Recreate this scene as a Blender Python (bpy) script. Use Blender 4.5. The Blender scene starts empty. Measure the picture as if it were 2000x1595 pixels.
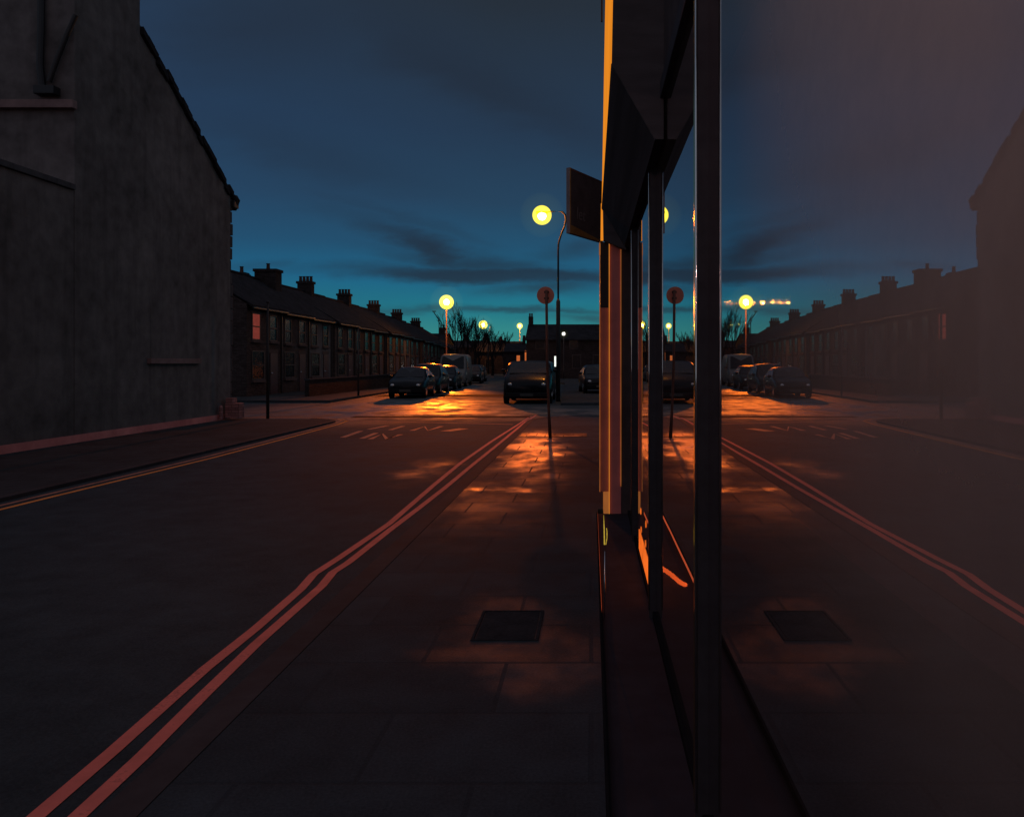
import bpy, bmesh, math, random
from mathutils import Vector, Matrix
random.seed(7)
S = bpy.context.scene
COL = S.collection
H = 1.6                      # eye height above the pavement
F = 1540.0

def lin(r, g, b):
    def f(c):
        c /= 255.0
        return c/12.92 if c <= .04045 else ((c+.055)/1.055)**2.4
    return (f(r), f(g), f(b), 1.0)

# ---------------------------------------------------------------- node helpers
class NT:
    def __init__(s, tree):
        s.t = tree; s.n = tree.nodes; s.l = tree.links
    def new(s, typ, **kw):
        n = s.n.new(typ)
        for k, v in kw.items(): setattr(n, k, v)
        return n
    def put(s, sock, v):
        if isinstance(v, bpy.types.NodeSocket): s.l.new(v, sock)
        elif v is not None: sock.default_value = v
    def m(s, op, a, b=None, c=None, clamp=False):
        n = s.new('ShaderNodeMath', operation=op, use_clamp=clamp)
        s.put(n.inputs[0], a)
        if b is not None: s.put(n.inputs[1], b)
        if c is not None: s.put(n.inputs[2], c)
        return n.outputs[0]
    def mix(s, f, a, b):
        n = s.new('ShaderNodeMix', data_type='RGBA')
        s.put(n.inputs[0], f); s.put(n.inputs[6], a); s.put(n.inputs[7], b)
        return n.outputs[2]
    def noise(s, vec, scale, detail=4, rough=.55, w=None):
        n = s.new('ShaderNodeTexNoise')
        if vec is not None: s.put(n.inputs['Vector'], vec)
        n.inputs['Scale'].default_value = scale
        n.inputs['Detail'].default_value = detail
        n.inputs['Roughness'].default_value = rough
        return n.outputs[0]
    def ramp(s, f, stops, interp='LINEAR'):
        n = s.new('ShaderNodeValToRGB'); s.put(n.inputs[0], f)
        cr = n.color_ramp; cr.interpolation = interp
        while len(cr.elements) < len(stops): cr.elements.new(.5)
        for e, (p, c) in zip(cr.elements, stops):
            e.position = p; e.color = c
        return n.outputs[0]
    def xyz(s, vec):
        n = s.new('ShaderNodeSeparateXYZ'); s.put(n.inputs[0], vec)
        return n.outputs
    def vec(s, x, y, z):
        n = s.new('ShaderNodeCombineXYZ')
        s.put(n.inputs[0], x); s.put(n.inputs[1], y); s.put(n.inputs[2], z)
        return n.outputs[0]
    def blob(s, x, y, cx, cy, w, h, ang=0.0, p=1.0):
        """soft elliptical mask exp(-(d^2)^p)"""
        ca, sa = math.cos(ang), math.sin(ang)
        dx = s.m('SUBTRACT', x, cx); dy = s.m('SUBTRACT', y, cy)
        a = s.m('ADD', s.m('MULTIPLY', dx, ca/w), s.m('MULTIPLY', dy, sa/w))
        b = s.m('ADD', s.m('MULTIPLY', dx, -sa/h), s.m('MULTIPLY', dy, ca/h))
        d = s.m('ADD', s.m('MULTIPLY', a, a), s.m('MULTIPLY', b, b))
        if p != 1.0: d = s.m('POWER', d, p)
        return s.m('EXPONENT', s.m('MULTIPLY', d, -1.0))

def newmat(name):
    m = bpy.data.materials.new(name); m.use_nodes = True
    m.node_tree.nodes.clear()
    t = NT(m.node_tree)
    out = t.new('ShaderNodeOutputMaterial')
    return m, t, out

def pbr(name, col, rough=.8, metal=0.0, var=.35, scale=6.0, bump=.25, spec=.3, coat=0.0, brick=None, stretch=(1, 1, 1), streak=0.0):
    """painted / stone / metal surface with procedural mottling, grain bump and optional brick courses"""
    m, t, out = newmat(name)
    bs = t.new('ShaderNodeBsdfPrincipled')
    tc = t.new('ShaderNodeTexCoord')
    mp = t.new('ShaderNodeMapping'); t.put(mp.inputs[0], tc.outputs['Object']); mp.inputs['Scale'].default_value = stretch
    v = mp.outputs[0]
    n1 = t.noise(v, scale, 6, .6); n2 = t.noise(v, scale*.17, 3, .5)
    c0 = tuple(c*(1-var) for c in col[:3])+(1,); c1 = tuple(min(1, c*(1+var)) for c in col[:3])+(1,)
    f = t.m('ADD', t.m('MULTIPLY', n1, .5), t.m('MULTIPLY', n2, .5))
    f = t.m('MULTIPLY', t.m('SUBTRACT', f, .3), 2.5, clamp=True)
    c = t.mix(f, c0, c1)
    hgt = t.m('MULTIPLY', n1, .4)
    if streak > 0:
        s = t.xyz(v)
        sv = t.vec(t.m('MULTIPLY', s[0], 3.0), t.m('MULTIPLY', s[1], 3.0), t.m('MULTIPLY', s[2], .25))
        sn = t.noise(sv, 1.2, 4, .6)
        c = t.mix(t.m('MULTIPLY', t.m('SUBTRACT', sn, .5, clamp=True), 5*streak, clamp=True), c, tuple(x*.3 for x in col[:3])+(1,))
    if brick:
        s = t.xyz(v)
        bv = t.vec(t.m('ADD', s[0], s[1]), s[2], 0.0) if brick[2] == 'wall' else t.vec(s[0], s[1], 0.0)
        b = t.new('ShaderNodeTexBrick'); t.put(b.inputs['Vector'], bv)
        b.inputs['Scale'].default_value = 1.0
        b.inputs['Brick Width'].default_value = brick[0]; b.inputs['Row Height'].default_value = brick[1]
        b.inputs['Mortar Size'].default_value = brick[3]; b.inputs['Mortar Smooth'].default_value = .3
        b.inputs['Color1'].default_value = (.75, .75, .75, 1); b.inputs['Color2'].default_value = (1.25, 1.25, 1.25, 1)
        b.inputs['Mortar'].default_value = (.55, .55, .55, 1)
        mm = t.new('ShaderNodeMix', data_type='RGBA', blend_type='MULTIPLY'); mm.inputs[0].default_value = 1
        t.put(mm.inputs[6], c); t.put(mm.inputs[7], b.outputs['Color']); c = mm.outputs[2]
        hgt = t.m('SUBTRACT', hgt, t.m('MULTIPLY', b.outputs['Fac'], 1.2))
    t.put(bs.inputs['Base Color'], c)
    t.put(bs.inputs['Roughness'], t.m('ADD', rough, t.m('MULTIPLY', t.m('SUBTRACT', n1, .5), .25), clamp=True))
    bs.inputs['Metallic'].default_value = metal
    bs.inputs['Specular IOR Level'].default_value = spec
    bs.inputs['Coat Weight'].default_value = coat
    if bump > 0:
        bp = t.new('ShaderNodeBump'); bp.inputs['Strength'].default_value = bump; bp.inputs['Distance'].default_value = .02
        t.put(bp.inputs['Height'], hgt); t.put(bs.inputs['Normal'], bp.outputs[0])
    t.put(out.inputs[0], bs.outputs[0])
    return m

def emis(name, col, strength, var=0.0, scale=8):
    m, t, out = newmat(name)
    e = t.new('ShaderNodeEmission'); e.inputs[0].default_value = col
    if var:
        tc = t.new('ShaderNodeTexCoord')
        n = t.noise(tc.outputs['Object'], scale, 4, .6)
        t.put(e.inputs[1], t.m('MULTIPLY', t.m('MULTIPLY_ADD', t.m('SUBTRACT', n, .5), 2*var, 1.0, clamp=False), strength))
    else: e.inputs[1].default_value = strength
    t.put(out.inputs[0], e.outputs[0])
    return m

def glowmat(name, col, strength):
    m, t, out = newmat(name)
    e = t.new('ShaderNodeEmission'); e.inputs[0].default_value = col; e.inputs[1].default_value = strength
    t.put(out.inputs['Volume'], e.outputs[0])
    return m

# ---------------------------------------------------------------- mesh helpers
def bm_new(): return bmesh.new()
def box(bm, x0, x1, y0, y1, z0, z1, bev=0.0):
    vs = [bm.verts.new((x, y, z)) for x in (x0, x1) for y in (y0, y1) for z in (z0, z1)]
    q = [(0, 1, 3, 2), (4, 6, 7, 5), (0, 4, 5, 1), (2, 3, 7, 6), (0, 2, 6, 4), (1, 5, 7, 3)]
    fs = [bm.faces.new([vs[i] for i in f]) for f in q]
    if bev > 0:
        es = list({e for f in fs for e in f.edges})
        bmesh.ops.bevel(bm, geom=es, offset=bev, segments=2, affect='EDGES', profile=.6)
def prism(bm, pts, axis, a0, a1):
    """polygon pts (2D) extruded along axis: 'x' pts=(y,z); 'y' pts=(x,z); 'z' pts=(x,y)"""
    def P(p, a):
        return {'x': (a, p[0], p[1]), 'y': (p[0], a, p[1]), 'z': (p[0], p[1], a)}[axis]
    A = [bm.verts.new(P(p, a0)) for p in pts]; B = [bm.verts.new(P(p, a1)) for p in pts]
    bm.faces.new(A); bm.faces.new(B[::-1])
    n = len(pts)
    for i in range(n): bm.faces.new([A[i], B[i], B[(i+1) % n], A[(i+1) % n]])
def tube(bm, pts, rads, seg=10, cap=True):
    pts = [Vector(p) for p in pts]
    if not isinstance(rads, (list, tuple)): rads = [rads]*len(pts)
    rings = []; ref = None
    for i, p in enumerate(pts):
        d = (pts[min(i+1, len(pts)-1)]-pts[max(i-1, 0)]).normalized()
        if ref is None:
            ref = Vector((1, 0, 0)) if abs(d.x) < .9 else Vector((0, 1, 0))
        u = d.cross(ref).normalized(); w = d.cross(u).normalized(); ref = w.cross(d) if False else ref
        rings.append([bm.verts.new(p+(u*math.cos(2*math.pi*k/seg)+w*math.sin(2*math.pi*k/seg))*rads[i]) for k in range(seg)])
    for a, b in zip(rings, rings[1:]):
        for k in range(seg): bm.faces.new([a[k], a[(k+1) % seg], b[(k+1) % seg], b[k]])
    if cap and seg > 2:
        bm.faces.new(rings[0][::-1]); bm.faces.new(rings[-1])
def sphere(bm, c, r, seg=20, sz=1.0):
    M = Matrix.Translation(c) @ Matrix.Diagonal((r, r, r*sz, 1))
    bmesh.ops.create_uvsphere(bm, u_segments=seg, v_segments=max(8, seg//2), radius=1, matrix=M)
def ribbon(bm, pts, w, z):
    """flat painted line along pts (x,y)"""
    pts = [Vector((p[0], p[1], 0)) for p in pts]; L = []; R = []
    for i, p in enumerate(pts):
        d = (pts[min(i+1, len(pts)-1)]-pts[max(i-1, 0)]).normalized(); n = Vector((-d.y, d.x, 0))*w/2
        L.append(bm.verts.new((p.x+n.x, p.y+n.y, z))); R.append(bm.verts.new((p.x-n.x, p.y-n.y, z)))
    for i in range(len(pts)-1): bm.faces.new([L[i], R[i], R[i+1], L[i+1]])
def obj(name, bm, mat, parent=None, smooth=False, **props):
    bmesh.ops.recalc_face_normals(bm, faces=bm.faces)
    me = bpy.data.meshes.new(name); bm.to_mesh(me); bm.free()
    if mat: me.materials.append(mat)
    if smooth:
        for p in me.polygons: p.use_smooth = True
    o = bpy.data.objects.new(name, me); COL.objects.link(o)
    if parent: o.parent = parent
    for k, v in props.items(): o[k] = v
    return o
def thing(name, label, cat, loc=(0, 0, 0), rz=0.0, group=None):
    o = bpy.data.objects.new(name, None); o.empty_display_size = .3; COL.objects.link(o)
    o.location = loc; o.rotation_euler = (0, 0, rz); o['label'] = label; o['category'] = cat
    if group: o['group'] = group
    return o
def tag(o, label, cat, group=None):
    o['label'] = label; o['category'] = cat
    if group: o['group'] = group
    return o
def struct(name, bm, mat):
    return obj(name, bm, mat, None, kind='structure')
def dup(root, loc, rz=None, label=None, scale=None):
    r = root.copy(); COL.objects.link(r); r.location = loc
    if rz is not None: r.rotation_euler = (0, 0, rz)
    if scale: r.scale = scale
    if label: r['label'] = label
    for ch in list(root.children):
        c = ch.copy(); COL.objects.link(c); c.parent = r
        for g in ch.children:
            d = g.copy(); COL.objects.link(d); d.parent = c
    return r
def gp(px, py, h=1.7):
    Y = h*F/(py-707.0); return ((px-1155)*Y/F, Y)

# ---------------------------------------------------------------- materials
def ground_material(name, base, wet_list, brick=None, dry=.9, spec_dry=.015, wet_rough=.22, crack=True, wet_spec=.75):
    m, t, out = newmat(name)
    bs = t.new('ShaderNodeBsdfPrincipled')
    g = t.new('ShaderNodeNewGeometry'); P = g.outputs['Position']; s = t.xyz(P)
    fine = t.noise(P, 75, 4, .75); mid = t.noise(P, 3.0, 5, .6); big = t.noise(P, .45, 4, .6)
    c0 = tuple(c*.45 for c in base[:3])+(1,); c1 = tuple(c*1.7 for c in base[:3])+(1,)
    f = t.m('ADD', t.m('MULTIPLY', fine, .45), t.m('ADD', t.m('MULTIPLY', mid, .3), t.m('MULTIPLY', big, .25)))
    c = t.mix(t.m('MULTIPLY', t.m('SUBTRACT', f, .3), 2.5, clamp=True), c0, c1)
    wx = t.m('ADD', s[0], t.m('MULTIPLY', t.m('SUBTRACT', t.noise(P, 1.3, 4, .6), .5), 1.2))
    wy = t.m('ADD', s[1], t.m('MULTIPLY', t.m('SUBTRACT', t.noise(t.vec(s[1], s[0], 3.0), .9, 4, .6), .5), 3.0))
    wet = None
    for (cx, cy, w, h, ang, k) in wet_list:
        b = t.m('MULTIPLY', t.blob(wx, wy, cx, cy, w, h, ang, 1.6), k)
        wet = b if wet is None else t.m('MAXIMUM', wet, b)
    pud = t.noise(t.vec(s[0], t.m('MULTIPLY', s[1], .6), 0.0), 1.1, 5, .6)
    pud = t.m('MULTIPLY', t.m('SUBTRACT', pud, .40), 6.0, clamp=True)
    wet = t.m('MULTIPLY', wet, t.m('MULTIPLY_ADD', pud, .8, .2), clamp=True)
    hgt = t.m('ADD', t.m('MULTIPLY', fine, .5), t.m('MULTIPLY', mid, .8))
    if brick:
        b = t.new('ShaderNodeTexBrick'); t.put(b.inputs['Vector'], t.vec(s[0], s[1], 0.0))
        b.inputs['Scale'].default_value = 1.0; b.inputs['Brick Width'].default_value = brick[0]; b.inputs['Row Height'].default_value = brick[1]
        b.inputs['Mortar Size'].default_value = .012; b.inputs['Mortar Smooth'].default_value = .2
        b.inputs['Color1'].default_value = (.88, .88, .88, 1); b.inputs['Color2'].default_value = (1.12, 1.12, 1.12, 1); b.inputs['Mortar'].default_value = (.90, .90, .90, 1)
        mm = t.new('ShaderNodeMix', data_type='RGBA', blend_type='MULTIPLY'); mm.inputs[0].default_value = 1
        t.put(mm.inputs[6], c); t.put(mm.inputs[7], b.outputs['Color']); c = mm.outputs[2]
        hgt = t.m('SUBTRACT', hgt, t.m('MULTIPLY', b.outputs['Fac'], .25))
        wet = t.m('MULTIPLY', wet, t.m('SUBTRACT', 1.0, t.m('MULTIPLY', b.outputs['Fac'], .8)))
    t.put(bs.inputs['Base Color'], c)
    t.put(bs.inputs['Roughness'], t.m('ADD', t.m('MULTIPLY', wet, wet_rough-dry), t.m('ADD', dry, t.m('MULTIPLY', t.m('SUBTRACT', mid, .5), .12))))
    t.put(bs.inputs['Specular IOR Level'], t.m('MULTIPLY_ADD', wet, wet_spec-spec_dry, spec_dry))
    bp = t.new('ShaderNodeBump'); bp.inputs['Distance'].default_value = .006
    t.put(bp.inputs['Strength'], .8); t.put(bp.inputs['Height'], hgt); t.put(bs.inputs['Normal'], bp.outputs[0])
    t.put(out.inputs[0], bs.outputs[0])
    return m

M = {}
M['asphalt'] = ground_material('asphalt', (.034, .050, .060), [(-10.3, 52, 3.2, 19, .10, 1.0), (-7.6, 29.0, 3.6, 7.0, -.15, 1.0), (-4.0, 26.5, 5.5, 3.2, 0, .6), (-2.60, 12.6, .35, 1.1, 0, .55)], wet_rough=.30, wet_spec=1.0)
M['paving'] = ground_material('paving_stone', (.032, .048, .059), [(-1.05, 14.2, .5, 3.4, .06, 1.0), (-1.2, 9.8, .42, .35, 0, 1.0), (-1.25, 9.5, .6, 2.0, .0, .35), (-.40, 4.55, .35, .5, 0, .35)], brick=(.9, .6), wet_rough=.28, wet_spec=1.0)
M['kerb'] = pbr('kerb_stone', (.050, .050, .056, 1), .9, spec=.02)
M['pave_far'] = pbr('far_paving', (.042, .047, .052, 1), .95, spec=.01, bump=.3)
def worn_paint(name, col, under, wear=.5):
    m, t, out = newmat(name); bs = t.new('ShaderNodeBsdfPrincipled')
    g = t.new('ShaderNodeNewGeometry'); P = g.outputs['Position']
    a = t.noise(P, 60, 4, .7); b = t.noise(P, 4.0, 5, .65); c = t.noise(P, .8, 3, .5)
    w = t.m('ADD', t.m('MULTIPLY', a, .35), t.m('ADD', t.m('MULTIPLY', b, .45), t.m('MULTIPLY', c, .2)))
    w = t.m('MULTIPLY', t.m('SUBTRACT', w, wear), 7.0, clamp=True)
    tone = t.mix(t.m('MULTIPLY', t.m('SUBTRACT', b, .3), 2.5, clamp=True), tuple(x*.7 for x in col[:3])+(1,), col)
    t.put(bs.inputs['Base Color'], t.mix(t.m('MULTIPLY', w, .8), tone, under))
    bs.inputs['Roughness'].default_value = .85; bs.inputs['Specular IOR Level'].default_value = .05
    bp = t.new('ShaderNodeBump'); bp.inputs['Strength'].default_value = .3; bp.inputs['Distance'].default_value = .004
    t.put(bp.inputs['Height'], a); t.put(bs.inputs['Normal'], bp.outputs[0]); t.put(out.inputs[0], bs.outputs[0]); return m
M['yellow'] = worn_paint('faded_line_paint', (.80, .24, .20, 1), (.12, .06, .06, 1), .54)
M['yellow_left'] = worn_paint('yellow_line_paint', (.95, .34, .10, 1), (.12, .06, .05, 1), .56)
M['worn'] = pbr('worn_marking_paint', (.35, .16, .12, 1), .8, var=.5, scale=12, spec=.2, bump=.1)
M['render'] = pbr('stained_roughcast', (.132, .115, .112, 1), .95, var=.5, scale=3.0, bump=.9, spec=.02, streak=.3)
M['render2'] = pbr('dark_roughcast', (.075, .070, .074, 1), .95, var=.3, scale=7, bump=.7, spec=.05, streak=.4)
M['brickA'] = pbr('brown_brick', (.060, .044, .042, 1), .92, brick=(.23, .075, 'wall', .008), spec=.08, bump=.5)
M['brickB'] = pbr('grey_brick', (.068, .054, .052, 1), .92, brick=(.23, .075, 'wall', .008), spec=.08, bump=.5)
M['brickC'] = pbr('dark_brick', (.035, .028, .028, 1), .92, brick=(.23, .075, 'wall', .008), spec=.05, bump=.5)
M['slate'] = pbr('roof_slate', (.022, .021, .024, 1), .9, brick=(.3, .2, 'wall', .006), spec=.05, bump=.4)
M['stone'] = pbr('pale_stone_trim', (.20, .13, .125, 1), .85, spec=.1)
M['trim'] = pbr('sooty_stone_trim', (.085, .062, .06, 1), .9, spec=.05)
M['rail'] = pbr('dark_rail', (.014, .015, .018, 1), .95, spec=.0)
M['plinth'] = pbr('painted_red_plinth', (.95, .24, .22, 1), .8, spec=.1, var=.6, scale=1.3)
M['framewood'] = pbr('window_frame_paint', (.06, .05, .05, 1), .6, spec=.2)
M['doorpaint'] = pbr('door_paint', (.05, .03, .035, 1), .5, spec=.3)
M['darkglass'] = pbr('dark_window_glass', (.010, .010, .012, 1), .25, spec=.2, bump=.03, var=.1)
M['curtain'] = emis('curtained_lit_glass', (.55, .10, .075, 1), .28, .5, 4)
M['pot'] = pbr('clay_chimney_pot', (.06, .035, .03, 1), .9, spec=.1)
M['blackmetal'] = pbr('black_painted_metal', (.016, .015, .017, 1), .45, spec=.3, var=.25, bump=.08)
M['postgrey'] = pbr('grey_painted_post', (.035, .028, .028, 1), .55, metal=.2, spec=.3, bump=.1)
M['postred'] = pbr('rusty_brown_post', (.16, .06, .04, 1), .6, metal=.2, spec=.3, bump=.1)
M['pale_post'] = pbr('galvanised_post', (.55, .55, .45, 1), .45, metal=.3, spec=.5, bump=.05)
M['signback'] = pbr('sign_disc_back', (.85, .26, .17, 1), .6, spec=.3, var=.2, scale=4)
M['signboard'] = pbr('dark_signboard', (.26, .20, .20, 1), .6, spec=.2, bump=.15)
M['signedge'] = pbr('sign_edge_ochre', (.95, .42, .14, 1), .6, spec=.3)
M['signtext'] = pbr('sign_letters_grey', (.5, .42, .4, 1), .7, spec=.1)
M['mull'] = pbr('dark_anodised_frame', (.052, .058, .070, 1), .7, metal=.0, spec=.04, var=.3, scale=20, bump=.12)
M['polish'] = pbr('polished_bead_metal', (.85, .82, .75, 1), .10, metal=1, bump=.03, var=.2)
def brushed():
    m, t, out = newmat('brushed_metal_side'); g = t.new('ShaderNodeNewGeometry'); s_ = t.xyz(g.outputs['Position'])
    n = t.noise(t.vec(0.0, 0.0, s_[2]), 500, 2, .6); n2 = t.noise(t.vec(0.0, t.m('MULTIPLY', s_[1], 3.0), s_[2]), 3, 3, .5)
    a = t.new('ShaderNodeVectorMath', operation='ADD'); t.put(a.inputs[0], g.outputs['Normal'])
    t.put(a.inputs[1], t.vec(0.0, 0.0, t.m('MULTIPLY_ADD', t.m('SUBTRACT', n, .5), .20, t.m('MULTIPLY', t.m('SUBTRACT', n2, .5), .04))))
    b = t.new('ShaderNodeVectorMath', operation='NORMALIZE'); t.put(b.inputs[0], a.outputs[0])
    gl = t.new('ShaderNodeBsdfGlossy'); gl.inputs['Color'].default_value = (1.0, .92, .45, 1); gl.inputs['Roughness'].default_value = .10
    t.put(gl.inputs['Normal'], b.outputs[0]); t.put(out.inputs[0], gl.outputs[0]); return m
M['brushed'] = brushed()
M['fascia'] = pbr('dark_fascia_board', (.085, .088, .100, 1), .95, spec=.0, var=.35, scale=3, stretch=(1, .15, 4), bump=.3)
M['soffit'] = pbr('soffit_board', (.075, .092, .105, 1), .95, spec=.0, var=.4, scale=3, stretch=(4, .1, 4), bump=.2)
M['pil'] = pbr('pilaster_terracotta_paint', (.62, .24, .24, 1), .75, spec=.15, var=.22, scale=5, bump=.2, streak=.3)
M['pil2'] = pbr('pilaster_warm_paint', (.60, .22, .17, 1), .7, spec=.15, var=.25, scale=5, bump=.2)
M['bead'] = emis('bead_painted_glow', (.80, .27, .035, 1), .75, .35, 5)  # lamplight on the pilaster beads, painted as emission
M['strip'] = emis('edge_painted_glow', (1.0, .31, .02, 1), .78, .3, 1.2)  # lamplit fascia edge, its light painted as emission
M['bead_dim'] = emis('bead_painted_glow_dim', (.62, .19, .045, 1), .42, .4, 5)  # dimmer lamplight painted into beads, foot and bracket
M['slab'] = pbr('threshold_slab', (.036, .036, .046, 1), .95, spec=.015, bump=.3)
M['alu'] = pbr('bright_aluminium', (.75, .75, .78, 1), .2, metal=1, bump=.05, var=.1)
M['brass'] = emis('padlock_painted_glint', (.75, .5, .06, 1), .55, .8, 60)  # glint on the brass painted as emission
M['inner'] = pbr('interior_plaster', (.30, .19, .19, 1), .9, spec=.1, var=.2, scale=2)
M['innerfloor'] = pbr('interior_floor', (.03, .024, .026, 1), .8, spec=.1)
M['fin_red'] = emis('fin_painted_glow', (.62, .095, .035, 1), .8, .3, 2)  # lamplight on the threshold edge, painted as emission
M['door_glow'] = emis('painted_door_light', (1.0, .17, .02, 1), .85, .7, 9)  # patch of orange light by the door, painted as emission
M['carblack'] = pbr('car_paint_black', (.006, .006, .008, 1), .3, spec=.12, coat=.1, bump=.02, var=.1)
M['cargrey'] = pbr('car_paint_grey', (.010, .010, .012, 1), .35, spec=.12, coat=.04, bump=.02, var=.1)
M['carvan'] = pbr('van_paint_cream', (.10, .085, .075, 1), .5, spec=.4, coat=.2, bump=.02, var=.15)
M['tyre'] = pbr('tyre_rubber', (.008, .008, .008, 1), .9, spec=.1)
M['lampglass'] = pbr('headlight_glass', (.45, .45, .45, 1), .1, metal=.6, bump=.02, var=.1)
M['taillight'] = pbr('tail_light_red', (.22, .01, .01, 1), .2, spec=.5, bump=.02)
M['chrome'] = pbr('chrome', (.7, .7, .7, 1), .12, metal=1, bump=.02, var=.1)
M['plate'] = pbr('number_plate', (.05, .045, .04, 1), .7)
M['headlit'] = emis('switched_on_headlight', (1, .97, .95, 1), 8)
M['glint'] = emis('lit_window_white', (.9, .95, .85, 1), 1.4, .9, 5)
M['orangewall'] = emis('painted_lamplit_wall', (.85, .20, .05, 1), .55, .5, .8)  # lamplight on the cottage wall, painted as glowing panes
M['bark'] = pbr('bare_bark', (.018, .016, .018, 1), .95, spec=.05)
M['hedge'] = pbr('dark_hedge', (.014, .015, .016, 1), .95, spec=.03)
M['cabinet'] = pbr('pink_brick_pier', (.36, .16, .15, 1), .9, spec=.1, brick=(.2, .075, 'wall', .01))
M['iron'] = pbr('cast_iron_cover', (.034, .038, .044, 1), 1.0, metal=.0, spec=.0, scale=40, bump=.6)
M['bulb_na'] = emis('sodium_bulb', (1, .30, .03, 1), 300)
M['bulb_na2'] = emis('sodium_bulb_far', (1, .30, .03, 1), 350)
M['bulb_back'] = emis('sodium_bulb_near', (1, .30, .09, 1), 460)
M['bulb_w'] = emis('white_bulb', (1, .95, .8, 1), 25)
M['glow1'] = glowmat('yellow_lamp_glow', (1.0, .80, .004, 1), 4.6)  # glare around each lamp, painted as a glowing ball
M['glow2'] = glowmat('yellow_lamp_glow_far', (1.0, .80, .004, 1), 3.2)
M['glow3'] = glowmat('yellow_lamp_glow_farther', (1.0, .80, .01, 1), 3.0)
M['faint_halo'] = glowmat('lamp_halo_glow', (.45, .60, .10, 1), .012)  # fainter, wider halo of glare, painted as a glowing sphere

def glass_material(name='street_reflecting_glass', base=0.0, ghosts=True):
    m, t, out = newmat(name)
    g = t.new('ShaderNodeNewGeometry'); N = g.outputs['Normal']; P = g.outputs['Position']
    dt = t.new('ShaderNodeVectorMath', operation='DOT_PRODUCT'); t.put(dt.inputs[0], N); t.put(dt.inputs[1], g.outputs['Incoming'])
    fr = t.m('POWER', t.m('SUBTRACT', 1.0, t.m('ABSOLUTE', dt.outputs['Value'])), 3.0)
    fac = t.m('MINIMUM', t.m('MULTIPLY_ADD', fr, .50, .52), .90)
    # slight waviness of old plate glass
    wob = t.m('MULTIPLY', t.m('SUBTRACT', t.noise(P, .9, 1, .4), .5), .0035)
    def gl(shift, rough, wob_on=True):
        gg = t.new('ShaderNodeBsdfGlossy'); gg.inputs['Roughness'].default_value = rough
        gg.inputs['Color'].default_value = (.86, .84, .86, 1)
        d = t.m('ADD', wob, shift)
        n = t.new('ShaderNodeVectorMath', operation='ADD'); t.put(n.inputs[0], N)
        t.put(n.inputs[1], t.vec(0.0, d, 0.0))
        nn = t.new('ShaderNodeVectorMath', operation='NORMALIZE'); t.put(nn.inputs[0], n.outputs[0])
        t.put(gg.inputs['Normal'], nn.outputs[0])
        return gg.outputs[0]
    def mixs(f, a, b):
        x = t.new('ShaderNodeMixShader'); t.put(x.inputs[0], f); t.put(x.inputs[1], a); t.put(x.inputs[2], b); return x.outputs[0]
    k = 1/(2*F); sh = gl(base*k, 0.0)
    for px, w in (GHOSTS if ghosts else []): sh = mixs(w, sh, gl((px+base)*k, .006))
    tr = t.new('ShaderNodeBsdfTransparent'); tr.inputs[0].default_value = (.8, .74, .78, 1)
    # veil of light painted over the glass, densest on the near upper pane
    sp = t.xyz(P)
    dy = t.m('POWER', t.m('MULTIPLY_ADD', sp[1], -.72, 1.62, clamp=True), 1.35)
    dz = t.m('POWER', t.m('MULTIPLY_ADD', sp[2], .66, -.54, clamp=True), 1.6)
    blot = t.m('ADD', t.m('MULTIPLY', t.noise(P, 1.1, 3, .5), .7), t.m('MULTIPLY', t.noise(P, 18, 5, .6), .3))
    light_veil = t.m('MULTIPLY', t.m('MULTIPLY', dy, t.m('MULTIPLY_ADD', dz, .98, .006)), t.m('MULTIPLY_ADD', blot, .9, .55))
    light_veil = t.m('MULTIPLY', t.m('ADD', light_veil, .012), .92, clamp=True)
    df = t.new('ShaderNodeBsdfDiffuse'); df.inputs[0].default_value = (.95, .86, .74, 1)
    t.put(out.inputs[0], mixs(light_veil, mixs(fac, tr.outputs[0], sh), df.outputs[0]))
    return m
GHOSTS = [(14, .002), (31, .005), (50, .0036), (65, .0022), (78, .0014), (-10, .0012), (-20, .0012), (-30, .0010), (-41, .0008)]
M['glass'] = glass_material()
M['glass_door'] = glass_material('door_glass_slightly_out_of_plane', -130, False)
M['glass_plain'] = glass_material('street_reflecting_glass_far', 0.0, False)

# ---------------------------------------------------------------- world
W = bpy.data.worlds.new('World'); S.world = W; W.use_nodes = True
W.node_tree.nodes.clear(); t = NT(W.node_tree)
out = t.new('ShaderNodeOutputWorld'); bg = t.new('ShaderNodeBackground')
tc = t.new('ShaderNodeTexCoord'); s = t.xyz(tc.outputs['Generated'])
fw = t.m('MAXIMUM', s[1], .02)
U = t.m('DIVIDE', s[0], fw); V = t.m('DIVIDE', s[2], fw)
el = t.m('DIVIDE', s[2], t.m('MAXIMUM', t.m('SQRT', t.m('ADD', t.m('MULTIPLY', s[0], s[0]), t.m('MULTIPLY', s[1], s[1]))), .02))
grad = t.ramp(t.m('MULTIPLY', el, 1.0, clamp=True), [(0.0, lin(70, 140, 130)), (.035, lin(52, 132, 130)), (.065, lin(34, 115, 130)), (.105, lin(30, 97, 130)), (.145, lin(34, 78, 107)), (.20, lin(37, 65, 90)), (.29, lin(36, 55, 77)), (.45, lin(37, 46, 57)), (.62, lin(36, 42, 50)), (.9, lin(100, 104, 118))])
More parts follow.
